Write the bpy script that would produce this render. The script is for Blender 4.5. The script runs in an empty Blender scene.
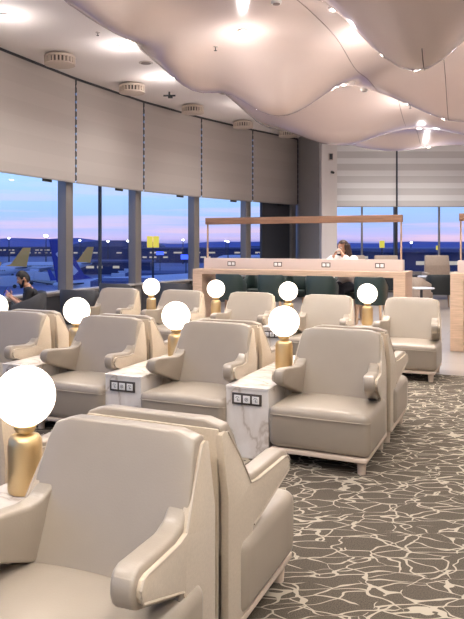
import bpy, bmesh, math, random
from mathutils import Vector, Matrix
random.seed(7)
S = bpy.context.scene
COL = S.collection
PI = math.pi
sin, cos = math.sin, math.cos
ZU = Vector((0, 0, 1))

# ------------------------------------------------------------------ materials
def srgb(r, g, b):
    f = lambda c: (c/255/12.92) if c/255 <= 0.04045 else ((c/255+0.055)/1.055)**2.4
    return (f(r), f(g), f(b), 1)

def new_mat(name):
    m = bpy.data.materials.new(name); m.use_nodes = True
    nt = m.node_tree; b = nt.nodes['Principled BSDF']
    return m, nt, b

def N(nt, typ, **kw):
    n = nt.nodes.new(typ)
    for k, v in kw.items():
        if k.startswith('i_'):
            key = k[2:].replace('_', ' ')
            n.inputs[key].default_value = v
        else: setattr(n, k, v)
    return n

def mat(name, col, rough=.5, metal=0, bump=0, bscale=80, var=0, vscale=6, coat=0, stretch=None, spec=.5, emit=None, estr=0, sheen=0):
    m, nt, b = new_mat(name)
    L = nt.links.new
    b.inputs['Base Color'].default_value = col
    b.inputs['Roughness'].default_value = rough
    b.inputs['Metallic'].default_value = metal
    b.inputs['Coat Weight'].default_value = coat
    b.inputs['Coat Roughness'].default_value = .08
    b.inputs['Specular IOR Level'].default_value = spec
    if sheen: b.inputs['Sheen Weight'].default_value = sheen
    if emit:
        b.inputs['Emission Color'].default_value = emit
        b.inputs['Emission Strength'].default_value = estr
    tc = N(nt, 'ShaderNodeTexCoord'); vec = tc.outputs['Object']
    if stretch:
        mp = N(nt, 'ShaderNodeMapping'); mp.inputs['Scale'].default_value = stretch
        L(vec, mp.inputs['Vector']); vec = mp.outputs['Vector']
    if var:
        n = N(nt, 'ShaderNodeTexNoise', i_Scale=vscale, i_Detail=5.0)
        L(vec, n.inputs['Vector'])
        mx = N(nt, 'ShaderNodeMix', data_type='RGBA')
        mx.inputs[6].default_value = tuple(max(0, c*(1-var)) for c in col[:3])+(1,)
        mx.inputs[7].default_value = tuple(min(1, c*(1+var)) for c in col[:3])+(1,)
        cr = N(nt, 'ShaderNodeMapRange', i_From_Min=.3, i_From_Max=.7)
        L(n.outputs['Fac'], cr.inputs['Value']); L(cr.outputs['Result'], mx.inputs[0])
        L(mx.outputs[2], b.inputs['Base Color'])
    if bump:
        n = N(nt, 'ShaderNodeTexNoise', i_Scale=bscale, i_Detail=3.0)
        L(vec, n.inputs['Vector'])
        bp = N(nt, 'ShaderNodeBump', i_Strength=bump, i_Distance=.002)
        L(n.outputs['Fac'], bp.inputs['Height']); L(bp.outputs['Normal'], b.inputs['Normal'])
    return m

M = {}
M['leather'] = mat('greige_leather', srgb(160, 148, 133), .31, bump=.25, bscale=160, var=.05, vscale=3, spec=.5)
M['fabric'] = mat('beige_woven_fabric', srgb(196, 180, 158), .9, bump=.8, bscale=420, var=.05, vscale=90, sheen=.2)
M['plinth'] = mat('pale_wood', srgb(205, 186, 168), .5, var=.1, vscale=4, stretch=(1, 12, 12))
M['piping'] = mat('leather_piping', srgb(186, 172, 154), .45)
M['brass'] = mat('brushed_brass', srgb(226, 200, 152), .42, metal=1, bump=.15, bscale=40, stretch=(1, 1, 30))
M['oak'] = mat('light_oak', srgb(206, 176, 150), .45, var=.14, vscale=3, stretch=(1.2, 14, 14), bump=.1)
M['oak_leg'] = mat('oak_leg', srgb(190, 158, 130), .5, var=.12, vscale=5, stretch=(10, 10, 1))
M['walnut'] = mat('walnut_beam', srgb(150, 112, 86), .45, var=.2, vscale=3, stretch=(1, 14, 14))
M['spine'] = mat('cream_laminate', srgb(214, 196, 186), .35)
M['darkframe'] = mat('bronze_plate', srgb(84, 76, 70), .4, metal=.4)
M['plate'] = mat('white_plate', srgb(238, 236, 232), .35)
M['icon'] = mat('grey_icon', srgb(90, 88, 88), .5)
M['mullion'] = mat('grey_aluminium', srgb(142, 137, 132), .3, metal=.35)
M['darkpanel'] = mat('dark_panel', srgb(60, 62, 68), .5)
M['sill'] = mat('sill_metal', srgb(176, 170, 166), .4, metal=.2)
M['greywall'] = mat('grey_plaster', srgb(150, 146, 143), .8, bump=.1)
M['whitewall'] = mat('white_plaster', srgb(222, 216, 212), .7, bump=.1)
M['black'] = mat('black_plastic', srgb(22, 22, 24), .5)
M['bead'] = mat('dark_bead', srgb(48, 48, 54), .5)
M['charcoal'] = mat('charcoal_upholstery', srgb(66, 66, 70), .6, bump=.2, bscale=200)
M['green'] = mat('dark_green_upholstery', srgb(40, 54, 52), .42, bump=.2, bscale=200)
M['blackup'] = mat('black_upholstery', srgb(34, 38, 40), .5)
M['taupe'] = mat('taupe_upholstery', srgb(170, 154, 140), .6, var=.08, vscale=30)
M['darktop'] = mat('dark_table_top', srgb(48, 50, 54), .3)
M['whitetop'] = mat('white_table_top', srgb(214, 214, 222), .25)
M['vent'] = mat('cream_vent', srgb(206, 190, 176), .5)
M['ventdark'] = mat('vent_slot', srgb(74, 66, 60), .7)
M['grey'] = mat('grey_cap', srgb(190, 178, 170), .5)
M['skin'] = mat('skin', srgb(205, 156, 128), .5)
M['hair_b'] = mat('black_hair', srgb(26, 20, 18), .6, bump=.6, bscale=120)
M['hair_d'] = mat('brown_hair', srgb(62, 42, 34), .5, bump=.6, bscale=90, stretch=(3, 3, .4))
M['tee'] = mat('black_cotton', srgb(24, 24, 28), .85)
M['trouser'] = mat('dark_trousers', srgb(40, 44, 60), .85)
M['blouse'] = mat('white_cotton', srgb(240, 234, 230), .8)
M['cup'] = mat('white_ceramic', srgb(245, 244, 242), .25)
M['eye'] = mat('eye_white', srgb(235, 232, 228), .3)
M['phone'] = mat('phone_glass', srgb(20, 22, 28), .15)
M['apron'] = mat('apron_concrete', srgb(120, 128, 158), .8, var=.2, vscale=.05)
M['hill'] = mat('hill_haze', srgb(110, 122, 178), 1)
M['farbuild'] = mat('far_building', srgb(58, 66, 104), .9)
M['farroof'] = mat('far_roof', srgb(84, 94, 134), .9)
M['winlit'] = mat('lit_window', srgb(200, 190, 160), .5, emit=srgb(255, 226, 180), estr=.45)
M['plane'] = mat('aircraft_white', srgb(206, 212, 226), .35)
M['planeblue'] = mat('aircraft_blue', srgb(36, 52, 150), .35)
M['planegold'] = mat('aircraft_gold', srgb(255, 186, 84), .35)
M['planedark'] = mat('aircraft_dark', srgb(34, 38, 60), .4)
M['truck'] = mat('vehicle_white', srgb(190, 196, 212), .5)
M['yellow'] = mat('yellow_lit_sign', srgb(240, 210, 60), .5, emit=srgb(248, 214, 70), estr=.75)
M['mastlamp'] = mat('mast_lamp', srgb(255, 250, 240), .5, emit=srgb(255, 246, 232), estr=30)
M['blueled'] = mat('blue_lit_sign', srgb(60, 90, 240), .5, emit=srgb(70, 100, 255), estr=1.6)
M['globe'] = mat('opal_globe', srgb(255, 250, 240), .3, emit=srgb(255, 240, 222), estr=2.6)
M['led'] = mat('led_strip', srgb(255, 245, 230), .5, emit=srgb(255, 232, 206), estr=2.6)
M['spot'] = mat('downlight_lamp', srgb(255, 250, 245), .3, emit=srgb(255, 250, 246), estr=60)
M['seam'] = mat('joint_seam', srgb(120, 104, 98), .7)

def marble():
    m, nt, b = new_mat('white_marble'); L = nt.links.new
    tc = N(nt, 'ShaderNodeTexCoord')
    mp = N(nt, 'ShaderNodeMapping'); mp.inputs['Rotation'].default_value = (.5, .6, .4); mp.inputs['Scale'].default_value = (1, 2.2, 1)
    L(tc.outputs['Object'], mp.inputs['Vector'])
    n = N(nt, 'ShaderNodeTexNoise', i_Scale=2.6, i_Detail=7.0, i_Distortion=.5); L(mp.outputs['Vector'], n.inputs['Vector'])
    s = N(nt, 'ShaderNodeMath', operation='SUBTRACT'); s.inputs[1].default_value = .5; L(n.outputs['Fac'], s.inputs[0])
    a = N(nt, 'ShaderNodeMath', operation='ABSOLUTE'); L(s.outputs[0], a.inputs[0])
    r = N(nt, 'ShaderNodeValToRGB'); e = r.color_ramp.elements
    e[0].position = 0; e[0].color = srgb(196, 182, 168); e[1].position = .022; e[1].color = srgb(224, 215, 206)
    k = e.new(.12); k.color = srgb(234, 227, 220)
    L(a.outputs[0], r.inputs['Fac']); L(r.outputs['Color'], b.inputs['Base Color'])
    b.inputs['Roughness'].default_value = .2
    return m
M['marble'] = marble()

def carpet():
    m, nt, b = new_mat('patterned_carpet'); L = nt.links.new
    tc = N(nt, 'ShaderNodeTexCoord')
    lines = []
    for (sc, rot, scl, th, seed, d) in (((1, 1.75, 1), -.25, 4.4, .025, 0, .15), ((1.0, 1.9, 1), .35, 3.4, .020, 7, .20)):
        mp = N(nt, 'ShaderNodeMapping'); mp.inputs['Rotation'].default_value = (0, 0, rot); mp.inputs['Scale'].default_value = sc
        mp.inputs['Location'].default_value = (seed, seed*.7, 0)
        L(tc.outputs['Object'], mp.inputs['Vector'])
        n = N(nt, 'ShaderNodeTexNoise', i_Scale=2.6, i_Detail=2.0); L(mp.outputs['Vector'], n.inputs['Vector'])
        vs = N(nt, 'ShaderNodeVectorMath', operation='SCALE'); vs.inputs['Scale'].default_value = d*2; L(n.outputs['Color'], vs.inputs[0])
        va = N(nt, 'ShaderNodeVectorMath', operation='ADD'); L(mp.outputs['Vector'], va.inputs[0]); L(vs.outputs[0], va.inputs[1])
        v = N(nt, 'ShaderNodeTexVoronoi', feature='DISTANCE_TO_EDGE'); v.inputs['Scale'].default_value = scl; L(va.outputs[0], v.inputs['Vector'])
        # line breaks
        n2 = N(nt, 'ShaderNodeTexNoise', i_Scale=4.5, i_Detail=1.0); L(va.outputs[0], n2.inputs['Vector'])
        mr = N(nt, 'ShaderNodeMapRange', i_From_Min=.34, i_From_Max=.46, i_To_Min=0.0, i_To_Max=th); L(n2.outputs['Fac'], mr.inputs['Value'])
        c = N(nt, 'ShaderNodeMath', operation='LESS_THAN'); L(v.outputs['Distance'], c.inputs[0]); L(mr.outputs['Result'], c.inputs[1])
        lines.append(c)
    mx = N(nt, 'ShaderNodeMath', operation='MAXIMUM'); L(lines[0].outputs[0], mx.inputs[0]); L(lines[1].outputs[0], mx.inputs[1])
    nf = N(nt, 'ShaderNodeTexNoise', i_Scale=190.0, i_Detail=2.0); L(tc.outputs['Object'], nf.inputs['Vector'])
    g = N(nt, 'ShaderNodeMix', data_type='RGBA'); g.inputs[6].default_value = srgb(62, 56, 49); g.inputs[7].default_value = srgb(100, 91, 80)
    mrg = N(nt, 'ShaderNodeMapRange', i_From_Min=.3, i_From_Max=.7); L(nf.outputs['Fac'], mrg.inputs['Value']); L(mrg.outputs['Result'], g.inputs[0])
    f = N(nt, 'ShaderNodeMix', data_type='RGBA'); L(mx.outputs[0], f.inputs[0]); L(g.outputs[2], f.inputs[6]); f.inputs[7].default_value = srgb(164, 154, 138)
    L(f.outputs[2], b.inputs['Base Color'])
    b.inputs['Roughness'].default_value = .95; b.inputs['Specular IOR Level'].default_value = .1
    bp = N(nt, 'ShaderNodeBump', i_Strength=.5, i_Distance=.004); L(nf.outputs['Fac'], bp.inputs['Height']); L(bp.outputs['Normal'], b.inputs['Normal'])
    return m
M['carpet'] = carpet()

def tiles():
    m, nt, b = new_mat('grey_floor_tile'); L = nt.links.new
    tc = N(nt, 'ShaderNodeTexCoord')
    mp = N(nt, 'ShaderNodeMapping'); mp.inputs['Rotation'].default_value = (0, 0, .436)
    L(tc.outputs['Object'], mp.inputs['Vector'])
    br = N(nt, 'ShaderNodeTexBrick', offset=.5); L(mp.outputs['Vector'], br.inputs['Vector'])
    br.inputs['Scale'].default_value = 1; br.inputs['Mortar Size'].default_value = .006
    br.inputs['Brick Width'].default_value = 1.2; br.inputs['Row Height'].default_value = .6
    br.inputs['Color1'].default_value = srgb(150, 141, 134); br.inputs['Color2'].default_value = srgb(142, 133, 126); br.inputs['Mortar'].default_value = srgb(120, 112, 106)
    L(br.outputs['Color'], b.inputs['Base Color']); b.inputs['Roughness'].default_value = .3
    return m
M['tile'] = tiles()

def blind(name, c1, c2, period, amp, duty=.5):
    m, nt, b = new_mat(name); L = nt.links.new
    tc = N(nt, 'ShaderNodeTexCoord'); sp = N(nt, 'ShaderNodeSeparateXYZ'); L(tc.outputs['Object'], sp.inputs[0])
    dv = N(nt, 'ShaderNodeMath', operation='DIVIDE'); dv.inputs[1].default_value = period; L(sp.outputs['Z'], dv.inputs[0])
    fr = N(nt, 'ShaderNodeMath', operation='FRACT'); L(dv.outputs[0], fr.inputs[0])
    lt = N(nt, 'ShaderNodeMath', operation='LESS_THAN'); lt.inputs[1].default_value = duty; L(fr.outputs[0], lt.inputs[0])
    ml = N(nt, 'ShaderNodeMath', operation='MULTIPLY'); ml.inputs[1].default_value = amp; L(lt.outputs[0], ml.inputs[0])
    mx = N(nt, 'ShaderNodeMix', data_type='RGBA'); mx.inputs[6].default_value = c1; mx.inputs[7].default_value = c2
    L(ml.outputs[0], mx.inputs[0]); L(mx.outputs[2], b.inputs['Base Color'])
    b.inputs['Roughness'].default_value = .7
    return m
M['blind_left'] = blind('grey_roller_fabric', srgb(176, 168, 162), srgb(170, 161, 155), .55, .5)
M['blind_back'] = blind('zebra_roller_fabric', srgb(204, 200, 198), srgb(228, 226, 225), .40, 1, .45)

def glass():
    m, nt, b = new_mat('window_glass'); L = nt.links.new
    nt.nodes.remove(b); out = nt.nodes['Material Output']
    tr = N(nt, 'ShaderNodeBsdfTransparent'); tr.inputs['Color'].default_value = (.9, .94, .97, 1)
    gl = N(nt, 'ShaderNodeBsdfGlossy'); gl.inputs['Roughness'].default_value = .02
    lw = N(nt, 'ShaderNodeLayerWeight', i_Blend=.5)
    pw = N(nt, 'ShaderNodeMath', operation='POWER'); pw.inputs[1].default_value = 4; L(lw.outputs['Facing'], pw.inputs[0])
    fr = N(nt, 'ShaderNodeMath', operation='MULTIPLY_ADD'); fr.inputs[1].default_value = .35; fr.inputs[2].default_value = .02; L(pw.outputs[0], fr.inputs[0])
    mx = N(nt, 'ShaderNodeMixShader'); L(fr.outputs[0], mx.inputs[0]); L(tr.outputs[0], mx.inputs[1]); L(gl.outputs[0], mx.inputs[2])
    L(mx.outputs[0], out.inputs['Surface'])
    return m
M['glass'] = glass()
M['ceil'] = mat('pearl_gloss_ceiling', srgb(236, 217, 209), .22, coat=.8, var=.03, vscale=.6)
M['ceilflat'] = mat('white_ceiling', srgb(242, 234, 230), .7)

# ------------------------------------------------------------------ mesh helpers
def finish(name, bm, m, parent=None, smooth=35, loc=None):
    bmesh.ops.recalc_face_normals(bm, faces=bm.faces[:])
    me = bpy.data.meshes.new(name); bm.to_mesh(me); bm.free()
    ms = m if isinstance(m, (list, tuple)) else [m]
    for x in ms: me.materials.append(x)
    if smooth:
        me.shade_smooth(); me.set_sharp_from_angle(angle=math.radians(smooth))
    o = bpy.data.objects.new(name, me); COL.objects.link(o)
    if parent: o.parent = parent
    if loc: o.location = loc
    return o

def tag(o, label=None, cat=None, group=None, kind=None):
    if label: o['label'] = label
    if cat: o['category'] = cat
    if group: o['group'] = group
    if kind: o['kind'] = kind
    return o

def thing(name, label, cat, loc=(0, 0, 0), rz=0, group=None):
    o = bpy.data.objects.new(name, None); COL.objects.link(o)
    o.empty_display_size = .1
    o.location = loc; o.rotation_euler = (0, 0, rz)
    return tag(o, label, cat, group)

def struct(o): o['kind'] = 'structure'; return o

def copy_tree(o, parent=None):
    c = o.copy(); COL.objects.link(c); c.parent = parent
    for ch in list(o.children): copy_tree(ch, c)
    return c

def place(proto, first, loc, rz, label, group=None):
    o = proto if first else copy_tree(proto)
    o.location = loc; o.rotation_euler = (0, 0, rz); o['label'] = label
    if group: o['group'] = group
    return o

def box(bm, c, d, bevel=0, seg=2, rz=0):
    t = bmesh.new(); bmesh.ops.create_cube(t, size=1)
    bmesh.ops.scale(t, vec=d, verts=t.verts)
    if bevel: bmesh.ops.bevel(t, geom=t.edges[:]+t.verts[:], offset=bevel, segments=seg, profile=.6, affect='EDGES')
    if rz: bmesh.ops.rotate(t, cent=(0, 0, 0), matrix=Matrix.Rotation(rz, 3, 'Z'), verts=t.verts)
    bmesh.ops.translate(t, vec=c, verts=t.verts)
    merge(bm, t)

def merge(bm, t, mi=0):
    me = bpy.data.meshes.new('tmp'); t.to_mesh(me); t.free()
    n = len(bm.faces); bm.from_mesh(me); bpy.data.meshes.remove(me)
    if mi:
        bm.faces.ensure_lookup_table()
        for f in bm.faces[n:]: f.material_index = mi

def B(name, c, d, m, parent=None, bevel=0, seg=2, rz=0):
    bm = bmesh.new(); box(bm, c, d, bevel, seg, rz)
    return finish(name, bm, m, parent)

def prism_yz(bm, prof, x0, x1, bevel=0, seg=2, fn=None, slices=1, cuts=()):
    """profile of (s,h) with s = distance forward (-y)"""
    t = bmesh.new()
    rings = []
    for i in range(slices+1):
        x = x0+(x1-x0)*i/slices
        rings.append([t.verts.new((x, -s, h)) for s, h in prof])
    n = len(prof)
    for i in range(slices):
        for j in range(n):
            t.faces.new((rings[i][j], rings[i][(j+1) % n], rings[i+1][(j+1) % n], rings[i+1][j]))
    t.faces.new(rings[0]); t.faces.new(rings[-1][::-1])
    bmesh.ops.recalc_face_normals(t, faces=t.faces[:])
    if bevel:
        ed = [e for e in t.edges if e.calc_face_angle(0) > .2]
        bmesh.ops.bevel(t, geom=ed, offset=bevel, segments=seg, profile=.5, affect='EDGES', clamp_overlap=True)
    for co_, no_ in cuts:
        bmesh.ops.bisect_plane(t, geom=t.verts[:]+t.edges[:]+t.faces[:], plane_co=co_, plane_no=no_)
    if fn:
        for v in t.verts: v.co = fn(v.co)
    merge(bm, t)

def frustum(bm, p0, r0, p1, r1, seg=12, caps=True):
    p0, p1 = Vector(p0), Vector(p1); d = p1-p0
    q = d.to_track_quat('Z', 'Y').to_matrix()
    t = bmesh.new(); A = []; C = []
    for i in range(seg):
        a = 2*PI*i/seg; w = Vector((cos(a), sin(a), 0))
        A.append(t.verts.new(p0+q @ (w*r0))); C.append(t.verts.new(p1+q @ (w*r1)))
    for i in range(seg):
        j = (i+1) % seg; t.faces.new((A[i], A[j], C[j], C[i]))
    if caps: t.faces.new(A[::-1]); t.faces.new(C)
    merge(bm, t)

def ball(bm, c, r, sc=(1, 1, 1), u=16, v=10, rot=None):
    t = bmesh.new(); bmesh.ops.create_uvsphere(t, u_segments=u, v_segments=v, radius=r)
    bmesh.ops.scale(t, vec=sc, verts=t.verts)
    if rot: bmesh.ops.rotate(t, cent=(0, 0, 0), matrix=rot, verts=t.verts)
    bmesh.ops.translate(t, vec=c, verts=t.verts); merge(bm, t)

def capsule(bm, p0, r0, p1, r1, seg=12):
    frustum(bm, p0, r0, p1, r1, seg); ball(bm, p0, r0, u=seg, v=8); ball(bm, p1, r1, u=seg, v=8)

def lathe(bm, prof, seg=32, c=(0, 0, 0)):
    t = bmesh.new(); rings = []
    for r, z in prof:
        if r < 1e-6: rings.append([t.verts.new((c[0], c[1], c[2]+z))])
        else: rings.append([t.verts.new((c[0]+r*cos(2*PI*i/seg), c[1]+r*sin(2*PI*i/seg), c[2]+z)) for i in range(seg)])
    for a, b in zip(rings, rings[1:]):
        for i in range(seg):
            j = (i+1) % seg
            if len(a) == 1 and len(b) > 1: t.faces.new((a[0], b[i], b[j]))
            elif len(b) == 1 and len(a) > 1: t.faces.new((a[i], b[0], a[j]))
            elif len(a) > 1: t.faces.new((a[i], a[j], b[j], b[i]))
    merge(bm, t)

def tube(bm, pts, r, seg=6, closed=False):
    n = len(pts); pts = [Vector(p) for p in pts]
    t = bmesh.new(); rings = []
    for i, p in enumerate(pts):
        a = pts[i-1] if (i > 0 or closed) else p
        b = pts[(i+1) % n] if (i < n-1 or closed) else p
        q = (b-a).normalized().to_track_quat('Z', 'Y').to_matrix()
        rings.append([t.verts.new(p+q @ Vector((cos(2*PI*k/seg)*r, sin(2*PI*k/seg)*r, 0))) for k in range(seg)])
    for i in range(n if closed else n-1):
        a, b = rings[i], rings[(i+1) % n]
        for k in range(seg):
            j = (k+1) % seg; t.faces.new((a[k], a[j], b[j], b[k]))
    if not closed: t.faces.new(rings[0][::-1]); t.faces.new(rings[-1])
    merge(bm, t)

# ------------------------------------------------------------------ layout
YAW = .436
U = Vector((cos(YAW), -sin(YAW), 0)); Nn = Vector((sin(YAW), cos(YAW), 0))
EYE = 1.6
def row_pt(a, b, u=0, n=0, z=0):
    p = Vector((a, b, 0))+U*u+Nn*n; p.z = z; return p
ROW = {1: (-.286, 2.625), 2: (1.09, 5.44), 3: (2.602, 8.561)}
PITCH = 1.085; GAP = .085

# ------------------------------------------------------------------ room shell
CZ = 4.86
WP = [(-6.2, -5.0), (-5.75, -1.5), (-5.4, 2.0), (-5.0, 4.6), (-4.15, 8.9), (-3.50, 11.10), (-2.60, 13.25), (-1.47, 15.4), (-.17, 17.37), (1.27, 19.2), (2.78, 20.9)]
WP = [Vector((x, y, 0)) for x, y in WP]
RX, BY, FY = 9.6, 21.9, -5.0

def poly_obj(name, pts, z, m, flip=False):
    bm = bmesh.new(); vs = [bm.verts.new((x, y, z)) for x, y in pts]; bm.faces.new(vs)
    return finish(name, bm, m, smooth=0)
e0 = row_pt(2.94, 8.2, -6.9); e1 = row_pt(2.94, 8.2, 7.3)
def slab(name, pts, z0, z1, m):
    bm = bmesh.new(); a = [bm.verts.new((x, y, z0)) for x, y in pts]; c = [bm.verts.new((x, y, z1)) for x, y in pts]
    n = len(pts); bm.faces.new(a); bm.faces.new(c)
    for i in range(n): bm.faces.new((a[i], a[(i+1) % n], c[(i+1) % n], c[i]))
    return finish(name, bm, m, smooth=0)
outer = [(p.x-.35, p.y) for p in WP]
struct(slab('floor', outer+[(3.2, BY+.3), (RX, BY+.3), (RX, FY)], -.2, -.006, M['tile']))
cp = [(p.x+.15, p.y) for p in WP[:5]]+[(e0.x, e0.y), (e1.x, e1.y), (RX-.02, FY+.02)]
tag(slab('carpet', cp, -.006, 0, M['carpet']), 'dark taupe carpet with a cream crackled line pattern under the lounge rows', 'carpet')

struct(B('wall_right', (RX+.1, (BY+FY)/2, CZ/2), (.2, BY-FY+.6, CZ+.2), M['whitewall']))
struct(B('wall_rear', (1.7, FY-.1, CZ/2), (16, .2, CZ+.2), M['whitewall']))

# ---- wavy ceiling
EDGE = [(-3.6, -5), (-3.3, 0), (-2.9, 5), (-2.0, 7.6), (-1.45, 9.3), (-.70, 11.0), (-.05, 13.0), (.8, 15.6), (2.3, 17.8), (4.2, 18.9), (9.6, 19.3)]
def edge_dist(x, y):
    best = 1e9; sgn = 1
    for (ax, ay), (bx, by) in zip(EDGE, EDGE[1:]):
        dx, dy = bx-ax, by-ay; L2 = dx*dx+dy*dy
        t = max(0, min(1, ((x-ax)*dx+(y-ay)*dy)/L2))
        px, py = ax+t*dx-x, ay+t*dy-y; d = math.hypot(px, py)
        if d < best-1e-6:
            best = d; sgn = 1 if (dx*(y-ay)-dy*(x-ax)) < 0 else -1
    return best*sgn
# x, y, amplitude (positive hangs down), radius along, radius across, angle
BUMP = [(1.02, 9.9, .80, .95, .62, .3), (-.95, 7.6, .30, 1.1, .40, 1.1), (-.30, 9.6, .34, 1.2, .36, 1.2), (2.3, 9.4, .08, 1.0, .6, 0),
        (4.05, 10.5, .78, 1.2, .85, -.3), (2.02, 6.55, 1.0, .85, .6, .3), (2.75, 14.2, .60, 1.3, 1.1, .4),
        (5.6, 13.4, .55, 1.3, 1.1, 0), (5.2, 7.0, .5, 1.2, 1.2, .2), (1.6, 12.0, -.25, 1.0, .7, .4), (3.0, 12.3, -.20, .9, .6, 0),
        (3.2, 8.0, -.22, .9, .9, 0), (-.2, 4.6, .5, 1.2, 1.1, .5), (3.9, 3.5, .5, 1.5, 1.2, 0),
        (1.8, 2.0, -.3, 1, 1, 0), (-1.3, 1.5, .5, 1.4, 1.0, .8), (1.2, -1.5, .55, 1.5, 1.2, 0), (6.8, 10.2, .5, 1.2, 1.2, 0), (4.6, 16.9, .35, 1.4, .8, .1), (7.4, 16.4, .35, 1.4, .9, 0)]
def ceil_z(x, y):
    d = edge_dist(x, y)
    if d <= 0: return CZ
    t = min(1, d/.65); s = t*t*(3-2*t)
    z = .58
    for bx, by, a, rx, ry, an in BUMP:
        dx, dy = x-bx, y-by
        u = dx*cos(an)+dy*sin(an); v = -dx*sin(an)+dy*cos(an)
        z += a*math.exp(-(u*u/rx/rx+v*v/ry/ry))
    return CZ-s*max(z, .12)
def build_ceiling():
    bm = bmesh.new(); st = .14
    nx = int((RX+4.0)/st); ny = int((BY-FY)/st)
    G = {}
    for j in range(ny+2):
        for i in range(nx+1):
            x = -4.0+i*st; y = FY+j*st
            G[i, j] = bm.verts.new((min(x, RX), min(y, 19.6), ceil_z(x, y)-.004 if edge_dist(x, y) > 0 else CZ+.02))
    for j in range(ny+1):
        if FY+j*st > 19.5: break
        for i in range(nx):
            bm.faces.new((G[i, j], G[i+1, j], G[i+1, j+1], G[i, j+1]))
    # drop faces wholly hidden above the flat ceiling
    kill = [f for f in bm.faces if all(v.co.z > CZ for v in f.verts)]
    bmesh.ops.delete(bm, geom=kill, context='FACES')
    return finish('ceiling', bm, M['ceil'], smooth=60)
struct(build_ceiling())
struct(slab('ceiling', outer+[(3.2, BY+.3), (RX+.1, BY+.3), (RX+.1, FY)], CZ, CZ+.2, M['ceilflat']))
def seam(pts, n=60):
    bm = bmesh.new(); P = []
    for k in range(n+1):
        t = k/n*(len(pts)-1); i = min(int(t), len(pts)-2); f = t-i
        x = pts[i][0]*(1-f)+pts[i+1][0]*f; y = pts[i][1]*(1-f)+pts[i+1][1]*f
        P.append((x, y, ceil_z(x, y)-.006))
    tube(bm, P, .005, 5)
    return struct(finish('trim_1', bm, M['seam']))
seam([(.2, 5.8), (3.3, 12), (5.2, 16.5)]).name = 'trim_20'
seam([(2.0, 6.3), (4.2, 11.6)]).name = 'trim_21'

# ---- window wall
def seg_frame(a, b):
    d = (b-a); L = d.length; d.normalize(); out = Vector((-d.y, d.x, 0)); return d, out, L, math.atan2(d.y, d.x)
SILL = .66
pos_words = ['', '', '', '', 'at the left edge of the picture', 'on the left, above the seated man', 'above the blue jet', 'above the yellow panels', 'left of the corner bay', 'last before the grey pier']
def window_seg(i, a, b, has_pier=True):
    d, out, L, rz = seg_frame(a, b); mid = (a+b)/2
    c = mid+out*.30
    w = bpy.data.objects.new('window_%d' % (i+1), None); COL.objects.link(w); struct(w)
    w.location = (c.x, c.y, 0); w.rotation_euler = (0, 0, rz)
    bm = bmesh.new()
    box(bm, (0, 0, SILL-.03), (L, .10, .10)); box(bm, (0, 0, CZ-.06), (L, .1, .12))
    finish('frame', bm, M['sill'], w)
    B('pane', (0, 0, (SILL+CZ)/2), (L-.02, .02, CZ-SILL-.1), M['glass'], w)
    o = B('wall_left', (0, 0, 0), (L+.12, .12, SILL-.08), M['darkpanel']); struct(o)
    o.location = (c.x, c.y, (SILL-.08)/2); o.rotation_euler = (0, 0, rz)
    o = B('trim_1', (0, 0, 0), (L+.05, .22, .035), M['sill'], bevel=.006); struct(o)
    p = mid+out*.17
    o.location = (p.x, p.y, SILL+.01); o.rotation_euler = (0, 0, rz)
    if has_pier:
        p = b-d*.03+out*.22
        o = B('trim_1', (0, 0, 0), (.24, .20, CZ), M['mullion'], bevel=.012); struct(o)
        o.location = (p.x, p.y, CZ/2); o.rotation_euler = (0, 0, rz)
    # dark track under the ceiling
    p = mid+out*.02
    o = B('trim_1', (0, 0, 0), (L, .05, .05), M['bead']); struct(o)
    o.location = (p.x, p.y, CZ-.025); o.rotation_euler = (0, 0, rz)
for i in range(len(WP)-1): window_seg(i, WP[i], WP[i+1])
# slim post in the second window bay and solid dark bay at the corner
d, out, L, rz = seg_frame(WP[6], WP[7])
p = WP[6]+d*(L*.52)+out*.36
o = B('trim_30', (0, 0, 0), (.05, .06, CZ), M['darkpanel']); struct(o); o.location = (p.x, p.y, CZ/2); o.rotation_euler = (0, 0, rz)
d, out, L, rz = seg_frame(WP[9], WP[10])
p = WP[9]+d*(L*.60)+out*.2
o = B('wall_corner', (0, 0, 0), (L*.62, .08, CZ), M['darkpanel']); struct(o); o.location = (p.x, p.y, CZ/2); o.rotation_euler = (0, 0, rz)

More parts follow.
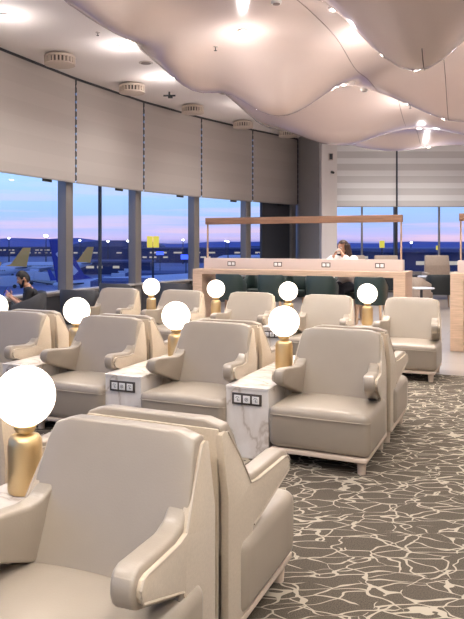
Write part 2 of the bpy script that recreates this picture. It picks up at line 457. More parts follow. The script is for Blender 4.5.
SHB = 2.8
def make_blind(L, H, m, bar=True, latch=.55):
    r = thing('roller_blind', 'x', 'blind')
    B('blind_fabric', (0, 0, 0), (L-.06, .008, H), m, r)
    B('bottom_bar', (0, 0, -H/2), (L-.035, .02, .03), M['greywall'], r, bevel=.004)
    if latch is not None: B('latch', (L*(latch-.5), .03, -H/2-.035), (.26, .03, .05), M['black'], r)
    return r
for i in range(4, 10):
    a, b = WP[i], WP[i+1]; d, out, L, rz = seg_frame(a, b); mid = (a+b)/2
    H = CZ-.05-SHB
    r = make_blind(L, H, M['blind_left'], latch=.62)
    r.location = (mid.x, mid.y, SHB+H/2); r.rotation_euler = (0, 0, rz)
    tag(r, 'grey roller blind half lowered over the window, '+pos_words[i], 'blind', 'grey blinds along the runway windows')
    # dark comb made up to break light through the gap into dashes
    bm = bmesh.new(); zc = SHB
    t = bmesh.new(); Lp, Rp = [], []
    for k in range(13):
        z = SHB+.03+k*.157
        Lp += [(-.006, z), (-.03, z+.02), (-.03, z+.10), (-.006, z+.12)]; Rp += [(.006, z), (.03, z+.02), (.03, z+.10), (.006, z+.12)]
    fr = [t.verts.new((x, 0, z)) for x, z in Lp+Rp[::-1]]; fc = t.faces.new(fr)
    ex = bmesh.ops.extrude_face_region(t, geom=[fc]); bmesh.ops.translate(t, vec=(0, .012, 0), verts=[v for v in ex['geom'] if isinstance(v, bmesh.types.BMVert)])
    merge(bm, t)
    o = finish('gap_comb', bm, M['bead']); o.location = (p.x, p.y, 0); o.rotation_euler = (0, 0, rz)
    o.parent = r; o.matrix_parent_inverse = Matrix.Identity(4)
    o.location = (L/2, -.006, -(SHB+H/2)); o.rotation_euler = (0, 0, 0)

# grey pier, white column, back window wall
struct(slab('wall_back', [(2.80, 20.6), (3.20, 19.5), (3.35, 19.5), (3.35, 22.1), (2.80, 22.1)], 0, CZ, M['greywall']))
col = struct(B('trim_31', (3.44, 19.35, CZ/2), (.44, .5, CZ), M['whitewall'], bevel=.01))
t = thing('wall_camera', 'small black camera mounted on the white column beside the back window', 'camera', (3.5, 19.05, 3.62))
B('bracket', (0, .02, .02), (.05, .06, .05), M['whitewall'], t); bm = bmesh.new(); frustum(bm, (0, 0, 0), .04, (.02, -.12, -.03), .035); finish('camera_body', bm, M['black'], t)
t = thing('wall_speaker', 'small pale speaker box high on the white column beside the back window', 'speaker', (3.47, 19.05, 4.05))
B('speaker_box', (0, 0, 0), (.12, .08, .2), M['grey'], t, bevel=.01); B('speaker_grille', (0, -.042, 0), (.09, .01, .16), M['bead'], t)

BX0 = 3.6
bounds = [BX0, 6.13, 8.66, RX+.1]
for k in range(3):
    x0, x1 = bounds[k], bounds[k+1]; w = bpy.data.objects.new('window_%d' % (20+k), None); COL.objects.link(w); struct(w)
    w.location = ((x0+x1)/2, BY+.2, 0)
    bm = bmesh.new(); L = x1-x0
    box(bm, (0, 0, SILL-.03), (L, .1, .1)); box(bm, (0, 0, CZ-.06), (L, .1, .12)); box(bm, (.18 if k < 2 else 0, 0, CZ/2+.3), (.05, .08, CZ-.7))
    finish('frame', bm, M['mullion'], w)
    B('pane', (0, 0, (SILL+CZ)/2), (L-.02, .02, CZ-SILL-.1), M['glass'], w)
    struct(B('wall_back', ((x0+x1)/2, BY+.2, SILL/2-.05), (L, .12, SILL-.1), M['darkpanel']))
    struct(B('trim_32', (x1, BY+.14, CZ/2), (.09, .2, CZ), M['bead']))
    if k < 2 or True:
        H = CZ-.08-SHB
        r = make_blind(L, H, M['blind_back'], latch=None)
        r.location = ((x0+x1)/2, BY-.02, SHB+H/2)
        tag(r, ['striped pale roller blind on the back window above the woman', 'striped pale roller blind on the back window, right of the dark joint', 'striped pale roller blind on the back window at the right edge of the picture'][k], 'blind', 'striped blinds on the back windows')

# ------------------------------------------------------------------ lounge chair
def hw(s, h):
    return .312+.032*max(0, min(1, (.915-h)/.28))+.042*max(0, (s-.24)/.36)
def shear(sign, base):
    def f(co):
        s = -co.y
        return Vector((sign*(hw(s, co.z)-base+abs(co.x)), co.y, co.z))
    return f
def make_lounge():
    r = thing('lounge_chair', 'x', 'chair')
    # seat block, crowned and softly rounded
    t = bmesh.new(); bmesh.ops.create_cube(t, size=1)
    bmesh.ops.scale(t, vec=(.738, .66, .30), verts=t.verts); bmesh.ops.translate(t, vec=(0, -.445, .272), verts=t.verts)
    for v in t.verts:
        if v.co.z < .2 and v.co.y < -.5: v.co.y += .02
    bmesh.ops.bevel(t, geom=t.edges[:], offset=.05, segments=5, profile=.5, affect='EDGES')
    bmesh.ops.subdivide_edges(t, edges=[e for e in t.edges if e.calc_length() > .3], cuts=6, use_grid_fill=True)
    for v in t.verts:
        if v.co.z > .40: v.co.z += .018*max(0, 1-(v.co.x/.33)**2)*max(0, 1-((v.co.y+.45)/.33)**2)
    bm = bmesh.new(); merge(bm, t); finish('seat', bm, M['leather'], r, smooth=50)
    bm = bmesh.new()
    P = [(-.369, -.72), (-.358, -.757), (-.32, -.775), (0, -.777), (.32, -.775), (.358, -.757), (.369, -.72)]
    tube(bm, [(x, y, .365) for x, y in P], .0035, 5); finish('seat_piping', bm, M['piping'], r)
    # backrest leather wedge
    bm = bmesh.new()
    def fb(co):
        k = hw(-co.y, co.z)/.34
        s = -co.y
        # shallow hollow in the middle of the back
        dy = 0
        if s > .06 and co.z < .93: dy = .012*max(0, 1-(co.x/.27)**2)
        zt = co.z
        if co.z > .86: zt = co.z-.022*max(0, (abs(co.x)-.24)/.09)**2
        return Vector((co.x*k, co.y+dy, zt))
    prism_yz(bm, [(.018, .40), (.018, .918), (.095, .918), (.13, .84), (.20, .66), (.285, .42), (.285, .40)], -.336, .336, .020, 4, fb, slices=8)
    finish('backrest', bm, M['leather'], r, smooth=50)
    B('back_panel', (0, -.008, .50), (.60, .016, .78), M['fabric'], r, bevel=.006)
    arm = [(.05, .45), (.05, .745), (.125, .74), (.185, .688), (.232, .652), (.30, .640), (.570, .664), (.610, .657), (.630, .632), (.632, .592), (.618, .558), (.584, .540), (.285, .425)]
    fab = [(0, .105), (0, .870), (.03, .880), (.055, .872), (.150, .750), (.232, .622), (.30, .615), (.560, .638), (.590, .634), (.606, .614), (.606, .592), (.592, .568), (.566, .558), (.262, .44), (.245, .40), (.245, .105)]
    cuts = [((0, 0, z), (0, 0, 1)) for z in (.635, .56, .78, .70)]+[((0, -q, 0), (0, 1, 0)) for q in (.24, .32, .40, .48)]
    for sg in (-1, 1):
        bm = bmesh.new(); prism_yz(bm, arm, .34-.095, .34-.014, .022, 4, shear(sg, .34), cuts=cuts); finish('armrest', bm, M['leather'], r, smooth=50)
        bm = bmesh.new(); prism_yz(bm, fab, .34-.03, .34+.002, .004, 2, shear(sg, .34), cuts=cuts); finish('side_panel', bm, M['fabric'], r, smooth=30)
        bm = bmesh.new()
        path = [(s, h) for s, h in fab[3:14]]
        tube(bm, [(sg*(hw(s, h)+.002), -s, h) for s, h in path], .005, 6); finish('piping', bm, M['piping'], r)
    B('plinth', (0, -.39, .105), (.70, .75, .028), M['plinth'], r, bevel=.005)
    for x in (-.30, .30):
        for y in (-.06, -.70):
            bm = bmesh.new(); frustum(bm, (x, y, .09), .034, (x, y, 0), .028, 14); finish('leg', bm, M['plinth'], r)
    return r
proto = make_lounge()
ORD3 = ['rightmost', 'second from the right', 'third from the right', 'fourth from the right', 'fifth from the right']
jobs = []
jobs.append((1, 0, 0, 'large greige leather lounge chair nearest the camera, facing it, cut by the bottom edge'))
jobs.append((1, 0, 1, 'greige lounge chair turned away, back to back with the nearest chair'))
jobs.append((1, 1, 1, 'greige lounge chair turned away, hidden behind the large near globe lamp'))
near2 = ['greige leather lounge chair facing the camera, rightmost of the middle row',
         'greige lounge chair facing the camera between two marble consoles, centre of middle row',
         'greige lounge chair facing the camera, middle row, above the nearest chair back',
         'greige lounge chair facing the camera, middle row, cut by the left edge']
far2 = ['greige lounge chair turned away, backing onto the rightmost middle row chair',
        'greige lounge chair turned away behind the centre chair of the middle row',
        'greige lounge chair turned away behind the middle row chair, left of centre',
        'greige lounge chair turned away behind the leftmost chair of the middle row']
near3 = ['greige lounge chair, rightmost of the back row, beside the tiled floor',
         'greige leather lounge chair of the back row, directly behind the rightmost middle row chair',
         'greige lounge chair, centre of the back row, between two globe lamps',
         'greige lounge chair of the back row, left of centre, between two small lamps',
         'greige lounge chair, leftmost of the back row, near the charcoal tub chairs']
for k in range(4): jobs.append((2, k, 0, near2[k])); jobs.append((2, k, 1, far2[k]))
for k in range(5): jobs.append((3, k, 0, near3[k]))
grp = {1: 'lounge chairs of the front row', 2: 'lounge chairs of the middle row', 3: 'lounge chairs of the back row'}
first = True
for row, k, rear, lab in jobs:
    a, b = ROW[row]
    if rear: place(proto, first, row_pt(a, b, -k*PITCH+.016, GAP), PI-YAW, lab, grp[row])
    else: place(proto, first, row_pt(a, b, -k*PITCH), -YAW, lab, grp[row])
    first = False

# ------------------------------------------------------------------ marble console with socket panel
def make_console(n0, n1):
    r = thing('marble_console', 'x', 'console')
    B('marble_body', (0, (n0+n1)/2, .255), (.34, n1-n0-.01, .51), M['marble'], r, bevel=.003, seg=1)
    B('marble_top', (0, (n0+n1)/2, .52), (.345, n1-n0, .022), M['marble'], r, bevel=.003, seg=1)
    s = B('socket_panel', (0, n0-.002, .44), (.235, .012, .085), M['darkframe'], r, bevel=.003)
    for i, x in enumerate((-.072, 0, .072)):
        q = B('button_plate', (x, n0-.009, .44), (.055, .006, .055), M['plate'], s, bevel=.002)
        bm = bmesh.new()
        if i == 1:
            tube(bm, [(x+.012*cos(a*PI/6), n0-.0125, .44+.012*sin(a*PI/6)) for a in range(12)], .0022, 5, True); box(bm, (x, n0-.0125, .44), (.008, .002, .008))
        else:
            tube(bm, [(x-.014, n0-.0125, .445), (x-.008, n0-.0125, .455), (x+.008, n0-.0125, .455), (x+.014, n0-.0125, .445)], .002, 5)
            box(bm, (x, n0-.0125, .436), (.004, .002, .022)); box(bm, (x+.01, n0-.0125, .43), (.012, .002, .004))
        o = finish('socket_icon', bm, M['icon'], s)
    return r
c1 = make_console(-.72, .80); c3 = make_console(-.72, .22)
cons = [(1, 0, 'white marble console beside the nearest chair, under the large globe lamp'),
        (2, 0, 'white marble console between the rightmost and centre middle row chairs'),
        (2, 1, 'white marble console left of the centre middle row chair, behind the nearest chair back'),
        (2, 2, 'white marble console in the middle row at the left, behind the large globe lamp'),
        (2, 3, 'white marble console at the left end of the middle row, cut by the left edge'),
        (3, 0, 'white marble console left of the rightmost back row chair'),
        (3, 1, 'white marble console of the back row behind two overlapping globe lamps right of centre'),
        (3, 2, 'white marble console of the back row left of its centre chair'),
        (3, 3, 'white marble console of the back row at the leftmost small lamp')]
f1 = f3 = True
for row, j, lab in cons:
    a, b = ROW[row]
    p = row_pt(a, b, -(j+.5)*PITCH-.005)
    if row == 3: place(c3, f3, p, -YAW, lab, 'marble consoles'); f3 = False
    else: place(c1, f1, p, -YAW, lab, 'marble consoles'); f1 = False

# ------------------------------------------------------------------ globe lamps
def make_lamp():
    r = thing('table_lamp', 'x', 'lamp')
    bm = bmesh.new()
    lathe(bm, [(0, 0), (.062, 0), (.070, .006), (.073, .02), (.073, .205), (.070, .228), (.060, .243), (.045, .250), (.022, .252), (.022, .262)], 36)
    finish('brass_base', bm, M['brass'], r, smooth=40)
    bm = bmesh.new(); lathe(bm, [(.022, .258), (.040, .262), (.047, .275), (.047, .287), (.030, .292), (0, .292)], 28); finish('globe_holder', bm, M['brass'], r)
    bm = bmesh.new(); ball(bm, (0, 0, .412), .130, u=40, v=24); g = finish('globe_shade', bm, M['globe'], r, smooth=60)
    return r
lamp = make_lamp()
lamps = [(1, 0, -.03, 'large glowing globe lamp on a brass base at the left edge, nearest the camera'),
         (2, 0, .03, 'glowing globe lamp on brass base left of the rightmost middle row chair'),
         (2, 1, .085, 'glowing globe lamp on brass base left of the centre middle row chair'),
         (2, 2, .075, 'glowing globe lamp on brass base between the two leftmost middle row chairs'),
         (2, 3, .13, 'glowing globe lamp half cut by the left edge, in front of the seated man'),
         (3, 0, -.04, 'small glowing globe lamp on gold base left of the rightmost back row chair'),
         (3, 1, -.04, 'small glowing globe lamp showing just above another globe, right of centre'),
         (3, 2, -.05, 'small glowing globe lamp below the left end of the communal table'),
         (3, 3, -.04, 'smallest glowing globe lamp, leftmost of the back row, in front of the window pier')]
for i, (row, j, du, lab) in enumerate(lamps):
    a, b = ROW[row]; p = row_pt(a, b, -(j+.5)*PITCH+du, .04, .531)
    place(lamp, i == 0, p, 0, lab, 'globe lamps on the marble consoles')

# ------------------------------------------------------------------ communal table
TH = 1.155
def make_table(Lt, label, socks, post_at):
    """origin: front left corner on the floor, x to the right along the row, y away"""
    r = thing('communal_table', label, 'table')
    D = .74
    B('tabletop', (Lt/2, D/2, TH-.045), (Lt, D, .09), M['oak'], r, bevel=.004)
    for x in (.09, Lt-.09): B('end_panel', (x, D/2, (TH-.09)/2), (.18, D, TH-.09), M['oak'], r, bevel=.004)
    sp = B('divider', (Lt/2, D/2, TH+.0925), (Lt-.16, .16, .185), M['spine'], r, bevel=.008)
    for x in socks:
        f = B('socket_frame', (x, D/2-.081, TH+.09), (.15, .01, .08), M['darkframe'], r, bevel=.002)
        for dx in (-.034, .034): B('socket_plate', (x+dx, D/2-.087, TH+.09), (.052, .008, .052), M['plate'], f, bevel=.002)
    for x in post_at:
        B('post', (x, D/2, TH+.185+.30), (.025, .025, .62), M['oak_leg'], r)
    bm_ = B('light_beam', (Lt/2, D/2, 2.00), (Lt-.20, .13, .115), M['walnut'], r, bevel=.004)
    B('light_strip', (Lt/2, D/2, 1.951), (Lt-.30, .06, .008), M['led'], bm_)
    return r
p0 = Vector((3.03, 10.35, 0))         # right front corner
# left end so that the table runs 3.9 m along the row direction
LT = 3.64
t1 = make_table(LT, 'long light oak communal table with power sockets and overhead beam, centre background', (.62, 1.48, 2.32, 3.20), (.12, LT-.12))
pl = p0-U*LT; t1.location = pl; t1.rotation_euler = (0, 0, -YAW)
t2 = make_table(2.6, 'light oak communal table with overhead beam, cut by the right edge of the picture', (.9, 1.7), (.12, 2.48))
p2 = Vector((3.60, 10.02, 0)); t2.location = p2; t2.rotation_euler = (0, 0, -YAW)
for (tp, Lt) in ((pl, LT), (p2, 2.6)):
    L = bpy.data.lights.new('beam_light', 'AREA'); L.shape = 'RECTANGLE'; L.size = Lt-.3; L.size_y = .06; L.energy = 22; L.color = (1, .86, .72)
    lo = bpy.data.objects.new('beam_light', L); COL.objects.link(lo); c = tp+U*(Lt/2)+Nn*.37; lo.location = (c.x, c.y, 1.944); lo.rotation_euler = (0, 0, -YAW)

# ------------------------------------------------------------------ tub chairs (bar and low)
def make_tub(name, m, w=.62, dep=.58, seat=.44, back=.80, arm=.62, legm='oak_leg', foot=False, th=.045, squish=1.0, label='x', cat='chair'):
    r = thing(name, label, cat)
    bm = bmesh.new(); n = 28; rings = []
    A = math.radians(118)
    for i in range(n+1):
        t = -A+2*A*i/n
        # superellipse plan, back at +y
        e = .72
        cx = (abs(sin(t))**e)*(1 if sin(t) > 0 else -1); cy = (abs(cos(t))**e)*(1 if cos(t) > 0 else -1)
        k = max(0, (abs(t)-math.radians(48))/(A-math.radians(48))); k = k*k*(3-2*k)
        top = back*(1-k)+arm*k
        ring = []
        for (f, z, lean) in ((1, seat-.10, -.05), (1, (seat+top)/2, 0), (1, top-.02, .02), (.96, top, .02), (1-2*th/w, top-.02, .015), (1-2*th/w, seat-.06, -.05)):
            ring.append(bm.verts.new((cx*w/2*f*(1+lean), cy*dep/2*f*(1+lean)*1.0, z)))
        rings.append(ring)
    for a, b in zip(rings, rings[1:]):
        for k in range(5): bm.faces.new((a[k], b[k], b[k+1], a[k+1]))
        bm.faces.new((a[5], b[5], b[0], a[0]))
    bm.faces.new(rings[0]); bm.faces.new(rings[-1])
    finish('backrest', bm, m, r, smooth=60)
    bm = bmesh.new(); box(bm, (0, -.02, seat-.05), (w-2*th-.02, dep-.08, .12), .04, 4); finish('seat', bm, m, r, smooth=50)
    sx, sy = w*.33, dep*.34
    for x in (-1, 1):
        for y in (-1, 1):
            bm = bmesh.new(); frustum(bm, (x*sx, y*sy, seat-.09), .022, (x*(sx+.05*seat), y*(sy+.06*seat), 0), .013, 10); finish('leg', bm, M[legm], r)
    if foot:
        bm = bmesh.new(); q = .28; a = sx+.04*.5; b = sy+.045*.5
        tube(bm, [(-a, -b, q), (a, -b, q), (a, b, q), (-a, b, q)], .009, 8, True); finish('footrest', bm, M[legm], r)
    return r
bar = make_tub('bar_chair', M['green'], w=.50, dep=.48, seat=.76, back=1.09, arm=.92, foot=True, label='x')
blabs = ['dark green bar chair with wooden legs at the communal table, far left of four', 'dark green bar chair at the communal table, second from the left',
         'dark green bar chair at the communal table, third from the left, below the seated woman', 'dark green bar chair at the communal table, rightmost, behind a small globe lamp']
for i, x in enumerate((.78, 1.54, 2.36, 3.14)):
    p = pl+U*x+Nn*(-.10)
    place(bar, i == 0, p, PI-YAW, blabs[i], 'bar chairs on the near side of the communal table')
wl = [(.85, 'dark green bar chair on the far side of the communal table, left part'), (1.6, 'dark green bar chair on the far side of the communal table, centre'), (2.52, 'dark green bar chair on which the woman in white sits')]
for x, lab in wl:
    place(bar, False, pl+U*x+Nn*.98, -YAW, lab, 'bar chairs on the far side of the communal table')

tub = make_tub('tub_chair', M['charcoal'], w=.70, dep=.64, seat=.44, back=.88, arm=.72, legm='bead')
tubs = [((-2.74, 10.05, 0), -1.30, 'charcoal tub chair by the window in which the bearded man sits'),
        ((-1.98, 10.75, 0), PI-.3, 'empty charcoal tub chair right of the seated man, rounded back to the camera'),
        ((-1.62, 12.4, 0), PI-.5, 'charcoal tub chair behind the leftmost back row lounge chair'),
        ((-.52, 12.5, 0), PI-.5, 'charcoal tub chair at the window behind the smallest globe lamp')]
for i, (p, rz, lab) in enumerate(tubs): place(tub, i == 0, p, rz, lab, 'charcoal tub chairs by the windows')

# low tables and seats beyond, right
def low_table(name, label, loc, rad, m, h=.74):
    r = thing(name, label, 'table', loc)
    bm = bmesh.new(); lathe(bm, [(0, h-.03), (rad-.005, h-.03), (rad, h-.02), (rad, h-.005), (rad-.005, h), (0, h)], 32); finish('tabletop', bm, m, r)
    bm = bmesh.new(); frustum(bm, (0, 0, h-.03), .03, (0, 0, .02), .03, 12); finish('pedestal', bm, M['bead'], r)
    bm = bmesh.new(); lathe(bm, [(0, .03), (rad*.5, .015), (rad*.55, 0), (0, 0)], 24); finish('base', bm, M['bead'], r)
low_table('round_table', 'white topped small table behind the black tub chair, right background', (5.9, 17.8, 0), .36, M['whitetop'])
low_table('round_table', 'dark topped small table in front of the high-back armchair, right background', (5.35, 18.9, 0), .42, M['darktop'])
low_table('round_table', 'pale small table between the taupe tub chair and the communal table', (4.75, 15.0, 0), .28, M['whitetop'], .62)
bt = make_tub('tub_chair', M['blackup'], w=.66, dep=.6, seat=.45, back=.84, arm=.74)
place(bt, True, (5.75, 16.7, 0), PI-.2, 'black tub chair with oak legs on the tiled floor, right background')
bt['group'] = 'dining seats in the right background'
tt = make_tub('tub_chair', M['taupe'], w=.62, dep=.6, seat=.45, back=.82, arm=.66)
place(tt, True, (4.92, 15.9, 0), PI/2+.6, 'taupe tub chair beside the end of the communal table', 'dining seats in the right background')
bt2 = copy_tree(bt); bt2.location = (5.0, 18.2, 0); bt2.rotation_euler = (0, 0, 2.6); bt2['label'] = 'black tub chair half hidden behind the taupe tub chair'

def make_armchair():
    r = thing('high_back_armchair', 'x', 'chair')
    bm = bmesh.new()
    prism_yz(bm, [(0, .2), (-.03, 1.24), (.06, 1.25), (.14, .95), (.17, .2)], -.38, .38, .03, 3, lambda c: Vector((c.x*(1.03-.13*(c.z-.2)), c.y, c.z)))
    finish('backrest', bm, M['taupe'], r)
    B('seat', (0, -.42, .34), (.72, .62, .24), M['taupe'], r, bevel=.04, seg=3)
    for x in (-.39, .39): B('armrest', (x, -.34, .48), (.10, .66, .56), M['taupe'], r, bevel=.04, seg=3)
    for x in (-.33, .33):
        for y in (-.68, -.06):
            bm = bmesh.new(); frustum(bm, (x, y, .22), .025, (x, y, 0), .016, 10); finish('leg', bm, M['oak_leg'], r)
    return r
ac = make_armchair()
for i, (p, rz, lab) in enumerate([((6.78, 20.0, 0), -.1, 'taupe high-back armchair against the back window, right background'),
                                  ((5.30, 20.1, 0), -.05, 'taupe armchair back showing above the right end of the table divider'),
                                  ((4.35, 20.2, 0), 0, 'taupe armchair back just right of the woman in white')]):
    place(ac, i == 0, p, rz, lab, 'high-back armchairs along the back window')

# ------------------------------------------------------------------ ceiling fittings
def make_vent():
    r = thing('ceiling_diffuser', 'x', 'vent')
    bm = bmesh.new(); lathe(bm, [(0, 0), (.12, 0), (.12, -.03), (.25, -.03), (.265, -.05), (.265, -.075), (0, -.075)], 36); finish('top_ring', bm, M['vent'], r)
    bm = bmesh.new(); lathe(bm, [(.225, -.07), (.225, -.17), (0, -.17)], 30); finish('inner_drum', bm, M['ventdark'], r)
    bm = bmesh.new()
    for k in range(24):
        a = 2*PI*k/24; box(bm, (.243*cos(a), .243*sin(a), -.12), (.04, .030, .10), .004, 1, a)
    finish('fins', bm, M['vent'], r)
    bm = bmesh.new(); lathe(bm, [(0, -.165), (.245, -.165), (.262, -.175), (.262, -.19), (.15, -.205), (0, -.21)], 36); finish('bottom_ring', bm, M['vent'], r)
    return r
vt = make_vent()
for i, (x, y, w_) in enumerate([(-2.55, 11.6, 'first from the left'), (-1.55, 13.75, 'second from the left'), (-.36, 15.9, 'third from the left'), (.93, 17.9, 'fourth from the left'), (2.3, 19.4, 'smallest and furthest, by the grey pier')]):
    place(vt, i == 0, (x, y, CZ), 0, 'round slotted air diffuser under the white ceiling, '+w_, 'round diffusers along the window side')

def make_down():
    r = thing('ceiling_spotlight', 'x', 'light')
    bm = bmesh.new(); lathe(bm, [(.045, .01), (.05, -.012), (.072, -.008), (.078, .012)], 24); finish('trim_ring', bm, M['grey'], r)
    bm = bmesh.new(); lathe(bm, [(0, -.004), (.044, -.004), (.046, .004), (0, .006)], 20); finish('lamp_lens', bm, M['spot'], r)
    return r
dl = make_down()
downs = [(.44, 8.45, 'bright spotlight in the wavy ceiling above the diffusers, left of centre'), (1.95, 8.55, 'bright spotlight in the wavy ceiling, upper centre right'),
         (2.32, 11.5, 'spotlight in the grey hollow of the ceiling, above the woman'), (3.12, 8.35, 'bright spotlight in the wavy ceiling at the right edge'),
         (4.45, 14.2, 'small spotlight far back in the wavy ceiling, right'), (5.2, 19.75, 'small spotlight close to the back blinds'), (3.0, 16.2, 'small spotlight between the two ceiling seams, far back'),
         (7.2, 19.75, 'spotlight beside the back blinds at the right edge')]
extra = [(-.8, 6.3), (1.3, 6.9), (3.6, 6.2), (-1.6, 3.6), (.6, 3.6), (2.9, 3.4), (-1.6, 0.4), (.8, 0.2), (3.2, .2), (6.2, 5.5), (6.3, 9.5), (6.4, 13.0), (6.0, 1.5), (-3.3, 5.5), (-2.9, 9.6), (-.9, 13.2), (1.0, 15.7), (-1.4, 11.1), (3.6, 12.4), (5.5, 16.8), (0, -2.8), (3.6, -2.8)]
def spot_at(x, y, z, e, ang=2.5):
    L = bpy.data.lights.new('spot', 'SPOT'); L.energy = e; L.spot_size = ang; L.spot_blend = .9; L.shadow_soft_size = .07; L.color = (1, .95, .905)
    o = bpy.data.objects.new('spot_beam', L); COL.objects.link(o); o.location = (x, y, z)
    if y > 2:
        P_ = bpy.data.lights.new('ceiling_fill', 'POINT'); P_.energy = 14 if y > 8 else 11; P_.shadow_soft_size = .05; P_.color = (1, .93, .90)  # bare point light added below the fixture to brighten the ceiling
        q = bpy.data.objects.new('ceiling_fill', P_); COL.objects.link(q); q.location = (x, y, z-.30)
    return o
SPOT_E = 300
for i, (x, y, lab) in enumerate(downs):
    z = ceil_z(x, y)-.006
    place(dl, i == 0, (x, y, z), 0, lab, 'spotlights set in the ceiling'); spot_at(x, y, z-.03, SPOT_E)
for i, (x, y) in enumerate(extra):
    z = ceil_z(x, y)-.006
    spot_at(x, y, z-.03, SPOT_E*(1.45 if y < 1 else .62 if y < 8 else .8))
    if y > 8.6 and x/y < .4 and -.35 < x/y:
        place(dl, False, (x, y, z), 0, ['', '']and 'ceiling spotlight x', 'spotlights set in the ceiling')['label'] = {(-2.9, 9.6): 'spotlight in the flat white ceiling above the first diffuser', (-.9, 13.2): 'spotlight in the flat ceiling near the second diffuser', (1.0, 15.7): 'spotlight in the ceiling near the third diffuser', (-1.4, 11.1): 'spotlight in the flat ceiling between the first diffuser and the waves', (3.6, 12.4): 'spotlight in the wavy ceiling right of the hollow', (5.5, 16.8): 'spotlight far back near the right blind'}.get((x, y), 'spotlight in the ceiling')
    else:
        place(dl, False, (x, y, z), 0, 'spotlight set in the ceiling outside the picture', 'spotlights set in the ceiling')

def disc(name, label, cat, x, y, r0, hgt, m, grille=True):
    z = ceil_z(x, y)
    r = thing(name, label, cat, (x, y, z))
    bm = bmesh.new(); lathe(bm, [(0, .01), (r0, .01), (r0, -hgt*.5), (r0*.85, -hgt), (0, -hgt)], 28); finish('housing', bm, m, r)
    if grille:
        bm = bmesh.new(); lathe(bm, [(0, -hgt-.003), (r0*.7, -hgt-.003), (r0*.7, -hgt), (0, -hgt+.002)], 28); finish('grille', bm, M['seam'], r)
disc('ceiling_speaker', 'flat round speaker in the white ceiling between the first two diffusers', 'speaker', -1.12, 12.15, .13, .012, M['grey'])
disc('ceiling_speaker', 'flat round speaker in the white ceiling near the third diffuser', 'speaker', .35, 14.6, .12, .012, M['grey'])
disc('smoke_detector', 'small round smoke detector on the wavy ceiling at the top right of centre', 'detector', .75, 7.4, .06, .045, M['plate'])
disc('smoke_detector', 'small round smoke detector beside the diagonal ceiling seam', 'detector', 2.62, 11.3, .06, .045, M['plate'])
def sprinkler(x, y, lab):
    z = ceil_z(x, y); r = thing('sprinkler_head', lab, 'sprinkler', (x, y, z), 0, 'sprinkler heads')
    bm = bmesh.new(); lathe(bm, [(0, .01), (.035, .01), (.035, -.008), (0, -.01)], 16); finish('escutcheon', bm, M['grey'], r)
    bm = bmesh.new(); frustum(bm, (0, 0, 0), .008, (0, 0, -.05), .006, 8); lathe(bm, [(0, -.05), (.022, -.05), (.022, -.054), (0, -.056)], 12); finish('deflector', bm, M['bead'], r)
sprinkler(-1.70, 10.4, 'tiny sprinkler in the flat ceiling above the first roller blind')
sprinkler(-.30, 13.7, 'tiny sprinkler in the flat ceiling just above the third diffuser')
sprinkler(.1, 8.9, 'tiny sprinkler on the wavy ceiling left of the brightest spotlight')
sprinkler(3.3, 11.0, 'tiny sprinkler on the wavy ceiling, centre right')
t = thing('ceiling_projector', 'small dark bracketed fitting on the white ceiling between second and third diffusers', 'fitting', (-.83, 14.5, CZ))
bm = bmesh.new(); frustum(bm, (0, 0, 0), .02, (0, 0, -.07), .02, 10); finish('stem', bm, M['bead'], t)
B('arm', (0, 0, -.08), (.26, .03, .03), M['bead'], t); B('head', (.02, -.02, -.11), (.10, .08, .05), M['black'], t, bevel=.008)
# dark small downlight cluster in the right panel
r = thing('perforated_vent', 'cluster of small dark round openings in the wavy ceiling at the upper right', 'vent', (2.9, 8.0, ceil_z(2.9, 8.0)))
for i in range(3):
    for j in range(2):
        bm = bmesh.new(); x, y = i*.13, j*.22+i*.04; z = ceil_z(2.9+x, 8.0+y)-ceil_z(2.9, 8.0)
        lathe(bm, [(0, z-.004), (.022, z-.004), (.024, z+.008)], 14); finish('opening', bm, M['ventdark'], r)

# ------------------------------------------------------------------ people
def remeshed(bm, voxel, name, m, parent, smooth=3):
    me = bpy.data.meshes.new(name); bm.to_mesh(me); bm.free()
    o = bpy.data.objects.new('tmp', me); COL.objects.link(o)
    md = o.modifiers.new('r', 'REMESH'); md.mode = 'VOXEL'; md.voxel_size = voxel
    s = o.modifiers.new('s', 'SMOOTH'); s.factor = .5; s.iterations = smooth
    dg = bpy.context.evaluated_depsgraph_get(); dg.update()
    m2 = bpy.data.meshes.new_from_object(o.evaluated_get(dg)); m2.name = name
    bpy.data.objects.remove(o)
    m2.materials.clear(); m2.materials.append(m); m2.shade_smooth()
    ob = bpy.data.objects.new(name, m2); COL.objects.link(ob); ob.parent = parent
    return ob

